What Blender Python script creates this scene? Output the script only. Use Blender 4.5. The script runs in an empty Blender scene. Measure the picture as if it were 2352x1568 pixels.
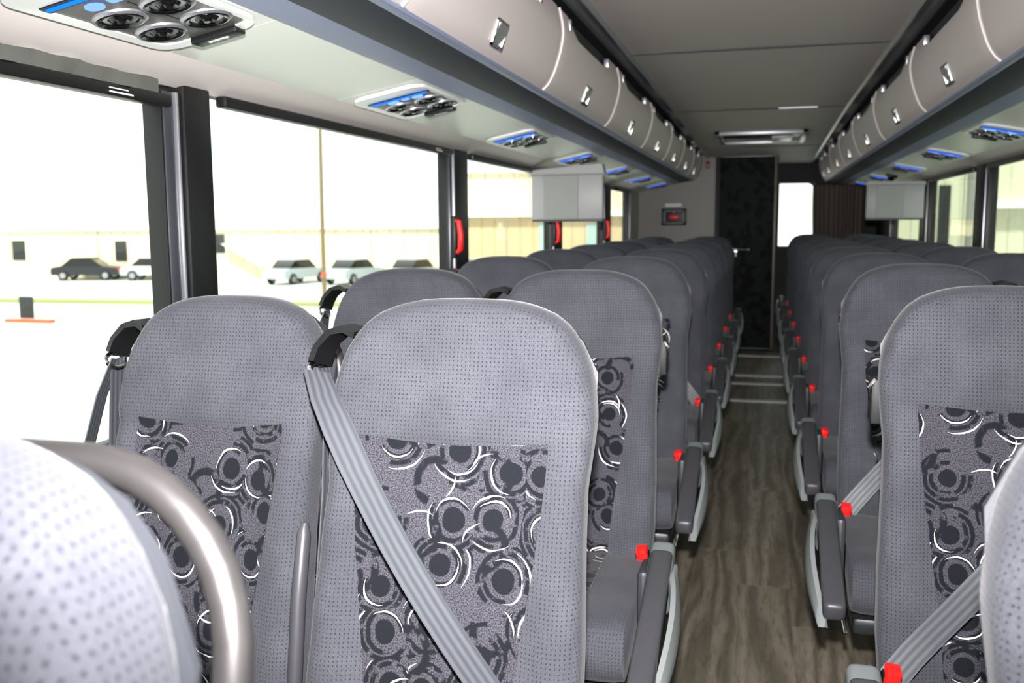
import bpy, bmesh, math, random
from mathutils import Vector, Matrix
random.seed(7)
PI = math.pi
SC = bpy.context.scene
COL = SC.collection

# ---------------------------------------------------------------- camera
YAW, PITCH, ROLL = .2646, -.1261, -.0066
FPX = 2134.8
cy, sy = math.cos(YAW), math.sin(YAW)
fwd = Vector((-sy*math.cos(PITCH), cy*math.cos(PITCH), math.sin(PITCH)))
rt = Vector((cy, sy, 0)); up = rt.cross(fwd)
r2 = rt*math.cos(ROLL)+up*math.sin(ROLL); u2 = -rt*math.sin(ROLL)+up*math.cos(ROLL)
CAM = Vector((.0175, 0, 1.2754))
cd = bpy.data.cameras.new('camera'); cam = bpy.data.objects.new('camera', cd); COL.objects.link(cam)
m = Matrix((r2, u2, -fwd)).transposed().to_4x4(); m.translation = CAM
cam.matrix_world = m
cd.sensor_width = 36; cd.lens = FPX/2352*36; cd.clip_start = .02; cd.clip_end = 400
cd.dof.use_dof = True; cd.dof.focus_distance = 1.42; cd.dof.aperture_fstop = 6.5
SC.camera = cam
# ---------------------------------------------------------------- light
W = bpy.data.worlds.new('world'); SC.world = W; W.use_nodes = True
wn = W.node_tree; wn.nodes.clear()
bg = wn.nodes.new('ShaderNodeBackground'); wo = wn.nodes.new('ShaderNodeOutputWorld')
bg.inputs[0].default_value = (.93, .98, 1, 1); bg.inputs[1].default_value = 2.75
wn.links.new(bg.outputs[0], wo.inputs[0])
fl = bpy.data.lights.new('camera_flash', 'SPOT'); fo = bpy.data.objects.new('camera_flash', fl); COL.objects.link(fo)
fl.energy = 660; fl.shadow_soft_size = .022; fl.spot_size = math.radians(96); fl.spot_blend = 1; fl.color = (1, .965, .97)
fo.matrix_world = cam.matrix_world.copy(); fo.location = CAM+u2*.15+r2*.0
added_sun = bpy.data.lights.new('added_sun', 'SUN'); so = bpy.data.objects.new('added_sun', added_sun); COL.objects.link(so)  # added to brighten the outdoors; the sky is overcast, no sun seen
added_sun.energy = 9; added_sun.angle = .12; added_sun.color = (1, .97, .9); so.rotation_euler = Vector((-.02, .6, -.8)).to_track_quat('-Z', 'Y').to_euler()
SC.view_settings.view_transform = 'Standard'; SC.view_settings.look = 'None'
SC.view_settings.exposure = 0; SC.view_settings.gamma = 1; SC.view_settings.use_curve_mapping = False

# ---------------------------------------------------------------- node helpers
def srgb(r, g, b):
    f = lambda c: ((c/255+.055)/1.055)**2.4 if c > 10 else c/255/12.92
    return (f(r), f(g), f(b), 1)
class NT:
    def __init__(s, name):
        s.m = bpy.data.materials.new(name); s.m.use_nodes = True; s.t = s.m.node_tree; s.t.nodes.clear()
        s.out = s.n('ShaderNodeOutputMaterial')
    def n(s, t, **k):
        nd = s.t.nodes.new(t)
        for a, b in k.items(): setattr(nd, a, b)
        return nd
    def put(s, sock, v):
        if hasattr(v, 'is_linked') or hasattr(v, 'links'): s.t.links.new(v, sock)
        elif v is not None: sock.default_value = v
    def M(s, op, a, b=None, c=None, clamp=False):
        nd = s.n('ShaderNodeMath', operation=op, use_clamp=clamp)
        for i, v in enumerate((a, b, c)):
            if v is not None: s.put(nd.inputs[i], v)
        return nd.outputs[0]
    def V(s, op, a, b=None, out=0):
        nd = s.n('ShaderNodeVectorMath', operation=op)
        s.put(nd.inputs[0], a)
        if b is not None:
            if op == 'SCALE': s.put(nd.inputs[3], b)
            else: s.put(nd.inputs[1], b)
        return nd.outputs[out]
    def noise(s, vec, scale, detail=2, rough=.5, out='Fac'):
        nd = s.n('ShaderNodeTexNoise'); s.put(nd.inputs['Vector'], vec); nd.inputs['Scale'].default_value = scale
        nd.inputs['Detail'].default_value = detail; nd.inputs['Roughness'].default_value = rough
        return nd.outputs[out]
    def step(s, v, lo, hi):   # smooth 0..1
        nd = s.n('ShaderNodeMapRange', interpolation_type='SMOOTHSTEP')
        s.put(nd.inputs[0], v); nd.inputs[1].default_value = lo; nd.inputs[2].default_value = hi
        return nd.outputs[0]
    def mix(s, f, a, b):
        nd = s.n('ShaderNodeMix', data_type='RGBA'); s.put(nd.inputs[0], f); s.put(nd.inputs[6], a); s.put(nd.inputs[7], b)
        return nd.outputs[2]
    def uv(s): return s.n('ShaderNodeTexCoord').outputs['UV']
    def obj(s): return s.n('ShaderNodeTexCoord').outputs['Object']
    def bsdf(s, color, rough=.5, metal=0, bump=None, bstr=.3, bdist=.001, spec=.5, sheen=0, **k):
        b = s.n('ShaderNodeBsdfPrincipled')
        s.put(b.inputs['Base Color'], color); s.put(b.inputs['Roughness'], rough); s.put(b.inputs['Metallic'], metal)
        b.inputs['Specular IOR Level'].default_value = spec
        if sheen: b.inputs['Sheen Weight'].default_value = sheen; b.inputs['Sheen Roughness'].default_value = .4
        for a, v in k.items(): s.put(b.inputs[a], v)
        if bump is not None:
            bn = s.n('ShaderNodeBump'); s.put(bn.inputs['Height'], bump); bn.inputs['Strength'].default_value = bstr; bn.inputs['Distance'].default_value = bdist
            s.t.links.new(bn.outputs[0], b.inputs['Normal'])
        s.t.links.new(b.outputs[0], s.out.inputs[0]); s.b = b
        return s.m
def plain(name, rgb, rough=.5, metal=0, spec=.5, mott=.06, scale=30, bump=.0, fine=0):
    t = NT(name); c = srgb(*rgb); v = t.noise(t.obj(), scale, 3)
    c2 = tuple(x*(1-mott*2) for x in c[:3])+(1,)
    col = t.mix(v, c, c2)
    bh = t.noise(t.obj(), fine or 400, 2) if bump else None
    return t.bsdf(col, rough, metal, bh, bump, .0006, spec)
def emit(name, rgb, s):
    t = NT(name); e = t.n('ShaderNodeEmission'); e.inputs[0].default_value = srgb(*rgb); e.inputs[1].default_value = s
    t.t.links.new(e.outputs[0], t.out.inputs[0]); return t.m

def fabric():
    t = NT('dotted_moquette'); uv = t.uv()
    sx = t.n('ShaderNodeSeparateXYZ'); t.put(sx.inputs[0], uv)
    P = .0065
    fx = t.M('SUBTRACT', t.M('FRACT', t.M('DIVIDE', sx.outputs[0], P)), .5)
    fy = t.M('SUBTRACT', t.M('FRACT', t.M('DIVIDE', sx.outputs[1], P)), .5)
    fx = t.M('MULTIPLY', fx, 1.15); fy = t.M('MULTIPLY', fy, .85)
    d = t.M('SQRT', t.M('ADD', t.M('MULTIPLY', fx, fx), t.M('MULTIPLY', fy, fy)))
    dn = t.M('ADD', d, t.M('MULTIPLY', t.M('SUBTRACT', t.noise(uv, 500, 2), .5), .18))
    dot = t.M('SUBTRACT', 1, t.step(dn, .11, .2))
    big = t.noise(uv, 9, 3); mid = t.noise(uv, 260, 3, .7)
    base = t.mix(t.step(big, .3, .7), srgb(63, 64, 70), srgb(73, 74, 80))
    base = t.mix(t.M('MULTIPLY', t.step(mid, .35, .7), .45), base, srgb(44, 46, 52))
    col = t.mix(t.M('MULTIPLY', dot, .85), base, srgb(25, 26, 31))
    h = t.M('SUBTRACT', t.M('MULTIPLY', mid, .6), t.M('MULTIPLY', dot, .6))
    return t.bsdf(col, .95, 0, h, .5, .0008, .15, sheen=.08)

def swirl():
    t = NT('swirl_moquette'); uv0 = t.uv()
    nz = t.V('SCALE', t.V('SUBTRACT', t.noise(uv0, 18, 2, .5, 'Color'), (.5, .5, .5)), .012)
    rg = t.V('SCALE', t.V('SUBTRACT', t.noise(uv0, 420, 2, .5, 'Color'), (.5, .5, .5)), .0016)
    uv = t.V('ADD', t.V('ADD', uv0, nz), rg)
    dark = None; white = None
    def mx(a, b): return b if a is None else t.M('MAXIMUM', a, b)
    brk = t.noise(uv0, 55, 2)
    for li, (off, scale) in enumerate((((0, 0, 0), 11.8), ((3.31, 1.77, 0), 9.0))):
        p = t.V('ADD', uv, off)
        vo = t.n('ShaderNodeTexVoronoi', feature='F1', voronoi_dimensions='2D'); t.put(vo.inputs['Vector'], p); vo.inputs['Scale'].default_value = scale
        vo.inputs['Randomness'].default_value = .62
        rel = t.V('SUBTRACT', p, vo.outputs['Position'])
        c = t.n('ShaderNodeSeparateColor'); t.put(c.inputs[0], vo.outputs['Color'])
        c1, c2, c3 = c.outputs
        r = t.V('LENGTH', rel, out=1)
        sp = t.n('ShaderNodeSeparateXYZ'); t.put(sp.inputs[0], rel)
        ang = t.M('ADD', t.M('DIVIDE', t.M('ARCTAN2', sp.outputs[1], sp.outputs[0]), 2*PI), 1.5)
        if li == 0:
            disc = t.M('SUBTRACT', 1, t.step(t.M('SUBTRACT', r, t.M('MULTIPLY', c1, .004)), .0135, .0155))
            dark = mx(dark, disc)
            for rr, hw, ph, span in ((.0255, .0036, c2, .8), (.0355, .0036, c3, .7), (.0455, .003, c1, .55)):
                ring = t.M('SUBTRACT', 1, t.step(t.M('ABSOLUTE', t.M('SUBTRACT', r, t.M('ADD', rr, t.M('MULTIPLY', c1, .004)))), hw*.7, hw*1.3))
                a = t.M('FRACT', t.M('ADD', ang, ph))
                g = t.M('MULTIPLY', t.M('LESS_THAN', a, span), t.step(brk, .36, .46))
                dark = mx(dark, t.M('MULTIPLY', ring, g))
        else:
            ring = t.M('SUBTRACT', 1, t.step(t.M('ABSOLUTE', t.M('SUBTRACT', r, .031)), .004, .008))
            a = t.M('FRACT', t.M('ADD', ang, c3)); g = t.M('MULTIPLY', t.M('LESS_THAN', a, .5), t.step(brk, .36, .46))
            dark = mx(dark, t.M('MULTIPLY', ring, g))
        arcs = [(.024, .008, c2, .36, c1), (.038, .009, c3, .24, c2), (.028, .007, c1, .26, c3)] if li == 0 else [(.024, .012, c1, .2, c2)]
        for rr, vr, ph, span, cr in arcs:
            R_ = t.M('ADD', rr, t.M('MULTIPLY', cr, vr))
            a = t.M('DIVIDE', t.M('FRACT', t.M('ADD', ang, ph)), span)
            w = t.M('MULTIPLY', t.M('SINE', t.M('MULTIPLY', t.M('MINIMUM', a, 1), PI)), .0014)
            on = t.M('LESS_THAN', t.M('ABSOLUTE', t.M('SUBTRACT', r, R_)), t.M('ADD', w, .00005))
            white = mx(white, t.M('MULTIPLY', t.M('MULTIPLY', on, t.M('LESS_THAN', a, 1)), t.M('GREATER_THAN', cr, .28)))
    he = t.noise(uv0, 450, 2, .7)
    ground = t.mix(t.step(he, .38, .62), srgb(34, 34, 39), srgb(72, 71, 78))
    dk = t.mix(he, srgb(17, 20, 26), srgb(9, 11, 15))
    col = t.mix(t.M('MULTIPLY', dark, .93), ground, dk)
    col = t.mix(t.M('MULTIPLY', white, t.step(he, .2, .4)), col, srgb(215, 213, 204))
    return t.bsdf(col, .95, 0, t.M('ADD', he, white), .4, .0008, .15, sheen=.08)

def webbing():
    t = NT('belt_webbing'); uv = t.uv(); s = t.n('ShaderNodeSeparateXYZ'); t.put(s.inputs[0], uv)
    rib = t.M('SINE', t.M('MULTIPLY', s.outputs[0], 2*PI/.0013)); big = t.M('SINE', t.M('MULTIPLY', s.outputs[0], 2*PI/.0115))
    tw = t.M('SINE', t.M('MULTIPLY', t.M('ADD', s.outputs[1], s.outputs[0]), 2*PI/.0018))
    f = t.M('ADD', t.M('MULTIPLY', big, .3), t.M('ADD', t.M('MULTIPLY', tw, .12), .5))
    col = t.mix(f, srgb(46, 48, 52), srgb(80, 84, 90))
    return t.bsdf(col, .45, 0, t.M('ADD', t.M('MULTIPLY', rib, .3), big), .25, .0006, .6)

def plankmat():
    t = NT('wood_look_vinyl'); o = t.n('ShaderNodeObjectInfo'); rnd = o.outputs['Random']
    g = t.n('ShaderNodeNewGeometry'); mp = t.n('ShaderNodeMapping'); t.put(mp.inputs[0], g.outputs['Position'])
    mp.inputs['Scale'].default_value = (1, .12, 1)
    cx = t.n('ShaderNodeCombineXYZ'); t.put(cx.inputs[0], t.M('MULTIPLY', rnd, 37.)); t.put(cx.inputs[1], t.M('MULTIPLY', rnd, 91.))
    p = t.V('ADD', mp.outputs[0], cx.outputs[0])
    warp = t.V('SCALE', t.noise(p, 7, 2, .5, 'Color'), .09)
    q = t.V('ADD', p, warp)
    wv = t.n('ShaderNodeTexWave', wave_type='BANDS', bands_direction='X'); t.put(wv.inputs[0], q); wv.inputs['Scale'].default_value = 4.5
    wv.inputs['Distortion'].default_value = 12; wv.inputs['Detail'].default_value = 3; wv.inputs['Detail Scale'].default_value = 1.4
    fine = t.noise(q, 90, 4, .7)
    a = t.mix(wv.outputs[0], srgb(100, 92, 78), srgb(136, 128, 112))
    b = t.mix(t.M('MULTIPLY', t.step(fine, .45, .7), .65), a, srgb(70, 64, 55))
    tone = t.M('ADD', .78, t.M('MULTIPLY', rnd, .42))
    hs = t.n('ShaderNodeHueSaturation'); t.put(hs.inputs['Value'], tone); t.put(hs.inputs['Color'], b)
    return t.bsdf(hs.outputs[0], t.M('ADD', .26, t.M('MULTIPLY', fine, .22)), 0, fine, .12, .0003, 1.0)

def glassmat(name, tint, refl=.06):
    t = NT(name); tr = t.n('ShaderNodeBsdfTransparent'); tr.inputs[0].default_value = tint
    gl = t.n('ShaderNodeBsdfGlossy'); gl.inputs['Roughness'].default_value = .02
    lw = t.n('ShaderNodeLayerWeight'); lw.inputs[0].default_value = .5
    mx = t.n('ShaderNodeMixShader'); t.put(mx.inputs[0], t.M('ADD', .02, t.M('MULTIPLY', t.M('POWER', lw.outputs['Facing'], 5), .6))); t.t.links.new(tr.outputs[0], mx.inputs[1]); t.t.links.new(gl.outputs[0], mx.inputs[2])
    t.t.links.new(mx.outputs[0], t.out.inputs[0]); return t.m

def damask():
    t = NT('black_damask_laminate'); p = t.obj(); a = t.noise(t.V('MULTIPLY', p, (1, 1, .8)), 16, 2, .4)
    v = t.n('ShaderNodeTexVoronoi', feature='SMOOTH_F1'); t.put(v.inputs['Vector'], p); v.inputs['Scale'].default_value = 11
    k = t.step(t.M('ADD', a, t.M('MULTIPLY', v.outputs[0], .5)), .62, .72)
    return t.bsdf(t.mix(k, srgb(10, 11, 12), srgb(26, 29, 30)), .75, 0, None, spec=.2)

def corrugated(name, rgb, pitch=.3, axis=0):
    t = NT(name); c = srgb(*rgb); g = t.obj(); s = t.n('ShaderNodeSeparateXYZ'); t.put(s.inputs[0], g)
    f = t.M('FRACT', t.M('DIVIDE', s.outputs[axis], pitch)); k = t.M('LESS_THAN', f, .12)
    n_ = t.noise(g, .6, 3)
    col = t.mix(n_, c, tuple(x*.85 for x in c[:3])+(1,)); col = t.mix(k, col, tuple(x*.72 for x in c[:3])+(1,))
    return t.bsdf(col, .7, 0, None)

F = dict(
 fabric=fabric(), swirl=swirl(), web=webbing(), plank=plankmat(), damask=damask(),
 shell=plain('dark_seat_shell', (44, 46, 50), .45, bump=.2),
 tube=plain('satin_handle_tube', (96, 93, 93), .32, .85, mott=.03),
 frame=plain('seat_frame_metal', (60, 62, 64), .4, .7),
 armpad=plain('armrest_pad', (58, 58, 62), .42, bump=.15),
 armcap=plain('armrest_cap', (100, 106, 106), .5, bump=.2),
 cover=plain('silver_side_cover', (136, 142, 142), .3, .35, mott=.03),
 seam=plain('plank_seam_filler', (150, 144, 130), .6), black=plain('black_plastic', (15, 15, 16), .4, spec=.35), blackm=plain('black_matte', (16, 17, 18), .6),
 chrome=plain('chrome', (225, 225, 225), .1, 1, mott=.01), red=plain('red_plastic', (235, 22, 18), .4, mott=.03),
 alu=plain('brushed_aluminium', (170, 170, 176), .35, .8), darkalu=plain('dark_anodised', (72, 74, 80), .32, .6),
 bin=plain('overhead_locker_skin', (190, 180, 179), .5, mott=.02, scale=3, bump=.12, fine=250),
 binedge=plain('locker_edge_bead', (205, 198, 198), .4, mott=.01),
 railblue=plain('blue_grey_valance', (116, 124, 150), .45, .1, mott=.02),
 railshade_joint=plain('rail_shade_and_joint', (42, 45, 52), .6, 0, .3, mott=.03),  # rail shading painted as a dark tone; ceiling joints share it
 service=plain('service_panel_satin', (206, 210, 201), .34, .0, .7, mott=.02, scale=4),
 cove=plain('cove_vinyl', (198, 191, 187), .55, mott=.03, scale=20, bump=.1),
 ceil=plain('ceiling_vinyl', (158, 151, 147), .65, mott=.03, scale=14, bump=.15, fine=300),
 trim=plain('ceiling_trim', (146, 148, 151), .26, .2, mott=.03),
 bezel=plain('console_bezel_white', (214, 216, 214), .3, .1, mott=.01),
 plate=plain('console_plate', (84, 84, 80), .4, .3, mott=.02),
 wallp=plain('lower_wall_panel', (44, 50, 62), .7, bump=.3),
 bulk=plain('bulkhead_carpet', (158, 153, 150), .9, mott=.06, bump=.3, fine=200),
 darkbulk=plain('dark_bulkhead', (36, 37, 38), .7),
 beadbeige=plain('beige_edge_trim', (120, 112, 100), .4, .3),
 sill=plain('white_window_sill', (205, 214, 210), .4),
 screen=plain('monitor_casing', (150, 150, 152), .45, mott=.02), screen2=plain('monitor_casing_band', (132, 134, 132), .45, mott=.02),
 shade=plain('roller_shade_cloth', (84, 86, 80), .8, mott=.25, scale=14),
 curtain=plain('curtain_cloth', (120, 106, 98), .85, mott=.15, scale=12),
 led=emit('blue_led', (18, 100, 255), 2.6), ledw=emit('blue_button_light', (110, 150, 255), 2.2),
 label=plain('white_label', (230, 230, 230), .5, mott=.0), darkvent=plain('vent_black_gloss', (12, 12, 13), .12),
 glass=glassmat('window_glass', (.85, .87, .83, 1)), glassR=glassmat('tinted_glass', (.70, .74, .68, 1)),
 wallext=corrugated('beige_siding', (232, 222, 190), .9), wallext2=corrugated('tan_siding', (208, 188, 148), .8),
 wallR=corrugated('pale_olive_siding', (222, 220, 196), .35),
 asphalt=plain('wet_asphalt', (190, 192, 190), .6, mott=.08, scale=.3), grass=plain('dry_grass', (150, 158, 84), .9, mott=.3, scale=1.5),
 carp=plain('car_dark_paint', (30, 34, 40), .3), carp2=plain('car_grey_paint', (176, 188, 190), .3), tyre=plain('tyre_rubber', (14, 14, 14), .8),
 wood=plain('weathered_pole', (120, 104, 76), .8), teal=plain('pale_teal_door', (170, 196, 190), .6), white=plain('white_fascia', (244, 244, 240), .6),
 extdark=plain('dark_opening', (40, 44, 46), .5, mott=.4, scale=5), orange=plain('orange_plastic', (220, 90, 50), .6),
)
# ---------------------------------------------------------------- mesh helpers
def boxuv(me):
    uvl = me.uv_layers.new(name='uv')
    for p in me.polygons:
        n = p.normal; a = max(range(3), key=lambda i: abs(n[i]))
        for li in p.loop_indices:
            c = me.vertices[me.loops[li].vertex_index].co
            uvl.data[li].uv = ((c.y, c.z), (c.x, c.z), (c.x, c.y))[a]
def link(name, me, parent=None, loc=None, **tags):
    o = bpy.data.objects.new(name, me); COL.objects.link(o)
    if parent is not None: o.parent = parent
    if loc is not None: o.location = loc
    for k, v in tags.items():
        if v is not None: o['category' if k == 'cat' else k] = v
    return o
def empty(name, loc, label=None, cat=None, group=None, kind=None):
    return link(name, None, None, loc, label=label, cat=cat, group=group, kind=kind)
class MB:
    def __init__(s): s.bm = bmesh.new()
    def box(s, x0, x1, y0, y1, z0, z1, r=0, seg=2, mat=None):
        b = bmesh.new(); bmesh.ops.create_cube(b, size=1)
        for v in b.verts: v.co = Vector(((x0+x1)/2+v.co.x*abs(x1-x0), (y0+y1)/2+v.co.y*abs(y1-y0), (z0+z1)/2+v.co.z*abs(z1-z0)))
        if r: bmesh.ops.bevel(b, geom=b.edges[:], offset=r, segments=seg, profile=.5, affect='EDGES')
        if mat is not None: bmesh.ops.transform(b, matrix=mat, verts=b.verts)
        s.add(b); return s
    def add(s, b):
        me = bpy.data.meshes.new('t'); b.to_mesh(me); s.bm.from_mesh(me); bpy.data.meshes.remove(me); b.free()
    def geo(s, vs, fs):
        v = [s.bm.verts.new(c) for c in vs]
        for f in fs:
            try: s.bm.faces.new([v[i] for i in f])
            except ValueError: pass
        return s
    def prism(s, prof, y0, y1, close=True, axis='y'):
        n = len(prof)
        if axis == 'y': vs = [(x, y0, z) for x, z in prof]+[(x, y1, z) for x, z in prof]
        elif axis == 'x': vs = [(y0, x, z) for x, z in prof]+[(y1, x, z) for x, z in prof]
        else: vs = [(x, z, y0) for x, z in prof]+[(x, z, y1) for x, z in prof]
        fs = [(i, (i+1) % n, n+(i+1) % n, n+i) for i in range(n if close else n-1)]
        if close: fs += [tuple(range(n-1, -1, -1)), tuple(range(n, 2*n))]
        return s.geo(vs, fs)
    def strip(s, prof, y0, y1, th):   # open profile with thickness
        P = [Vector(p) for p in prof]; N = []
        for i in range(len(P)):
            d = (P[min(i+1, len(P)-1)]-P[max(i-1, 0)]).normalized(); N.append(Vector((-d.y, d.x)))
        q = [tuple(p) for p in P]+[tuple(p+n*th) for p, n in reversed(list(zip(P, N)))]
        return s.prism(q, y0, y1)
    def tube(s, pts, r, seg=12, caps=True):
        pts = [Vector(p) for p in pts]; rings = []; prev = None
        for i, p in enumerate(pts):
            d = (pts[min(i+1, len(pts)-1)]-pts[max(i-1, 0)]).normalized()
            a = Vector((0, 0, 1)) if abs(d.z) < .9 else Vector((0, 1, 0))
            if prev is not None: a = prev
            x = (a-d*a.dot(d)).normalized(); prev = x; y = d.cross(x)
            rr = r[i] if isinstance(r, (list, tuple)) else r
            rings.append([s.bm.verts.new(p+x*rr*math.cos(2*PI*k/seg)+y*rr*math.sin(2*PI*k/seg)) for k in range(seg)])
        for a, b in zip(rings, rings[1:]):
            for k in range(seg): s.bm.faces.new((a[k], a[(k+1) % seg], b[(k+1) % seg], b[k]))
        if caps: s.bm.faces.new(rings[0][::-1]); s.bm.faces.new(rings[-1])
        return s
    def lathe(s, prof, mat, seg=24):  # prof (r,z)
        rings = []
        for r, z in prof: rings.append([s.bm.verts.new(mat @ Vector((r*math.cos(2*PI*k/seg), r*math.sin(2*PI*k/seg), z))) for k in range(seg)])
        for a, b in zip(rings, rings[1:]):
            for k in range(seg): s.bm.faces.new((a[k], a[(k+1) % seg], b[(k+1) % seg], b[k]))
        if prof[-1][0] > 0: s.bm.faces.new(rings[-1])
        s.bm.faces.new(rings[0][::-1])
        return s
    def ribbon(s, path, wdir, hw, th):  # flat strap: uv later along
        vs = []
        P = [Vector(p) for p in path]
        for i, p in enumerate(P):
            d = (P[min(i+1, len(P)-1)]-P[max(i-1, 0)]).normalized(); w = Vector(wdir[i] if isinstance(wdir, list) else wdir)
            w = (w-d*w.dot(d)).normalized(); n = d.cross(w)
            vs += [p-w*hw-n*th, p+w*hw-n*th, p+w*hw+n*th, p-w*hw+n*th]
        fs = []
        for i in range(len(P)-1):
            for k in range(4): fs.append((4*i+k, 4*i+(k+1) % 4, 4*i+4+(k+1) % 4, 4*i+4+k))
        fs += [(3, 2, 1, 0), tuple(4*len(P)-4+k for k in range(4))]
        s.geo(vs, fs); s.rib = (P, hw); return s
    def mesh(s, mat, smooth=True, uv=True, ang=40, norm=True):
        bm = s.bm
        if norm: bmesh.ops.recalc_face_normals(bm, faces=bm.faces)
        me = bpy.data.meshes.new('m'); bm.to_mesh(me); bm.free()
        me.materials.append(mat)
        if hasattr(s, 'rib'):
            P, hw = s.rib; uvl = me.uv_layers.new(name='uv'); L = [0]
            for a, b in zip(P, P[1:]): L.append(L[-1]+(b-a).length)
            for p in me.polygons:
                for li in p.loop_indices:
                    vi = me.loops[li].vertex_index; uvl.data[li].uv = ((hw if vi % 4 in (1, 2) else -hw), L[min(vi//4, len(L)-1)])
        elif uv: boxuv(me)
        if smooth:
            me.shade_smooth() if hasattr(me, 'shade_smooth') else None
            try: me.set_sharp_from_angle(angle=math.radians(ang))
            except Exception: pass
        return me
def lerp(tab, z):
    if z <= tab[0][0]: return tab[0][1]
    for (a, b), (c, d) in zip(tab, tab[1:]):
        if z <= c: return b+(d-b)*(z-a)/(c-a)
    return tab[-1][1]
def sst(a, b, x):
    t = max(0, min(1, (x-a)/(b-a))); return t*t*(3-2*t)

# ---------------------------------------------------------------- setting
AX = -.032
YB = 9.6      # bulkhead on the left and the door
YR = 10.7     # rear wall on the right
Y0 = -3.2
def mx_(side, prof): return [(AX+side*h, z) for h, z in prof]
# floor
floor = link('floor', MB().box(AX-1.2, AX+1.2, Y0, YR+.1, -.06, -.0025).mesh(F['seam']), kind='structure')
pw = .17; pl = 1.22
for c in range(-7, 8):
    xa = -.205+c*pw
    a, b = max(xa, AX-1.19), min(xa+pw-.0012, AX+1.19)
    if b-a < .02: continue
    off = {0: 3.612, 1: 3.27, 2: 2.95}.get(c, 3.1+((c*37) % 11)*.11)
    n0 = math.floor((Y0-off)/pl)
    y = off+n0*pl
    while y < YR:
        ya, yb = max(y, Y0), min(y+pl-.0012, YR)
        if yb-ya > .05: link('floor_plank', MB().box(a, b, ya, yb, -.004, .0, .0004, 1).mesh(F['plank'], uv=False), floor)
        y += pl
for y in (6.8, 7.54, 7.93, 9.13):
    link('threshold_strip', MB().box(-.29, .235, y-.04, y+.04, 0, .006, .002, 1).mesh(F['bezel']), floor)
# side walls: lower panel, sill, pillars, header
PIL = [(-3.2, -1.9), (-.19, .0), (1.733, 1.923), (3.583, 3.843), (5.45, 5.775), (7.3, 7.70)]
for side, nm, endy in ((-1, 'wall_left', 8.73), (1, 'wall_right', 9.3)):
    X = AX+side*1.2
    w = link(nm, MB().box(X, X+side*.06, Y0, YR+.1, 0, .808).mesh(F['wallp']), kind='structure')
    link('wall_header', MB().box(X, X+side*.06, Y0, YR+.1, 1.58, 2.1).mesh(F['blackm']), w)
    link('rear_wall_panel', MB().box(X, X+side*.06, endy+.16, YR+.1, .808, 1.58).mesh(F['bulk'] if side < 0 else F['blackm']), w)
    link('window_sill', MB().box(X-side*.012, X+side*.04, Y0, endy+.1, .808, .828, .004).mesh(F['sill']), w)
    for a, b in PIL:
        link('window_pillar', MB().box(X-side*.02, X+side*.05, a+.085, b, .828, 1.585, .01).mesh(F['black']), w)
    link('window_pillar', MB().box(X-side*.01, X+side*.05, endy+.05, endy+.17, .828, 1.585, .01).mesh(F['blackm']), w)
    # windows
    G = [(-1.9, -.19)]+[(a[1], b[0]) for a, b in zip(PIL[1:], PIL[2:])]+[(PIL[-1][1], endy)]
    for i, (a, b) in enumerate(G):
        e = empty('window_%d' % (i+1+(0 if side < 0 else 6)), (X, a, .828), kind='structure')
        def L(name, x0, x1, y0, y1, z0, z1, mat, r=.003):
            return link(name, MB().box(x0*side*-1 if 0 else -side*x0, -side*x1, y0-a, y1-a, z0-.828, z1-.828, r).mesh(mat), e)
        link('glass_pane', MB().box(side*.028, side*.032, -.01, b-a+.01, .0, .76).mesh(F['glass'] if side < 0 else F['glassR']), e)
        L('bottom_gasket', -.02, .006, a, b, .828, .85, F['black'])
        L('rear_frame', -.03, .016, b+.006, b+.014, .84, 1.56, F['black'])
        L('frame_rail', -.03, .02, b+.012, b+.05, .84, 1.56, F['darkalu'], .008)
        L('frame_bead', -.03, .024, b+.052, b+.060, .84, 1.56, F['alu'])
        L('rear_frame', -.03, .014, b+.06, b+.085, .84, 1.56, F['black'])
        dz = -.024 if side < 0 and i == 1 else 0
        L('shade_bar', .0, .03, a+.045, b+.03, 1.548+dz, 1.575+dz, F['black'], .006)
        if side < 0 and i in (1, 2, 3, 4):
            t = link('shade_marking', MB().box(.0305, .0312, b-a-.17, b-a-.10, .727+dz, .730+dz).box(.0305, .0312, b-a-.17, b-a-.115, .735+dz, .737+dz).mesh(F['label']), e)
        if side < 0 and i in (2, 3, 4):
            h = MB(); h.tube([(.045, b-a+.02, .333), (.062, b-a+.012, .345), (.064, b-a+.012, .40), (.056, b-a+.014, .458), (.04, b-a+.02, .462)], [.008, .011, .012, .011, .008], 10)
            link('release_handle', h.mesh(F['red']), e, label='red emergency window release handle')
            link('handle_bracket', MB().box(.02, .042, b-a+.008, b-a+.045, .31, .48, .006).mesh(F['black']), e)
# roller shade cloth over the first left window
sh = MB(); n = 60; vs = []; fs = []
for i in range(n+1):
    y = .1+1.62*i/n
    dx = .006*math.sin(i*1.7)+.004*math.sin(i*.6)
    vs += [(AX-1.2+.025+dx, y, 1.549), (AX-1.2+.03-dx, y, 1.577), (AX-1.2+.018-dx, y, 1.577), (AX-1.2+.013+dx, y, 1.549)]
for i in range(n):
    for k in range(4): fs.append((4*i+k, 4*i+(k+1) % 4, 4*i+4+(k+1) % 4, 4*i+4+k))
sh.geo(vs, fs)
link('rolled_sun_shade', sh.mesh(F['shade']), label='crumpled grey roller sunshade cloth bunched above the nearest left window', cat='sunshade')

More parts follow.
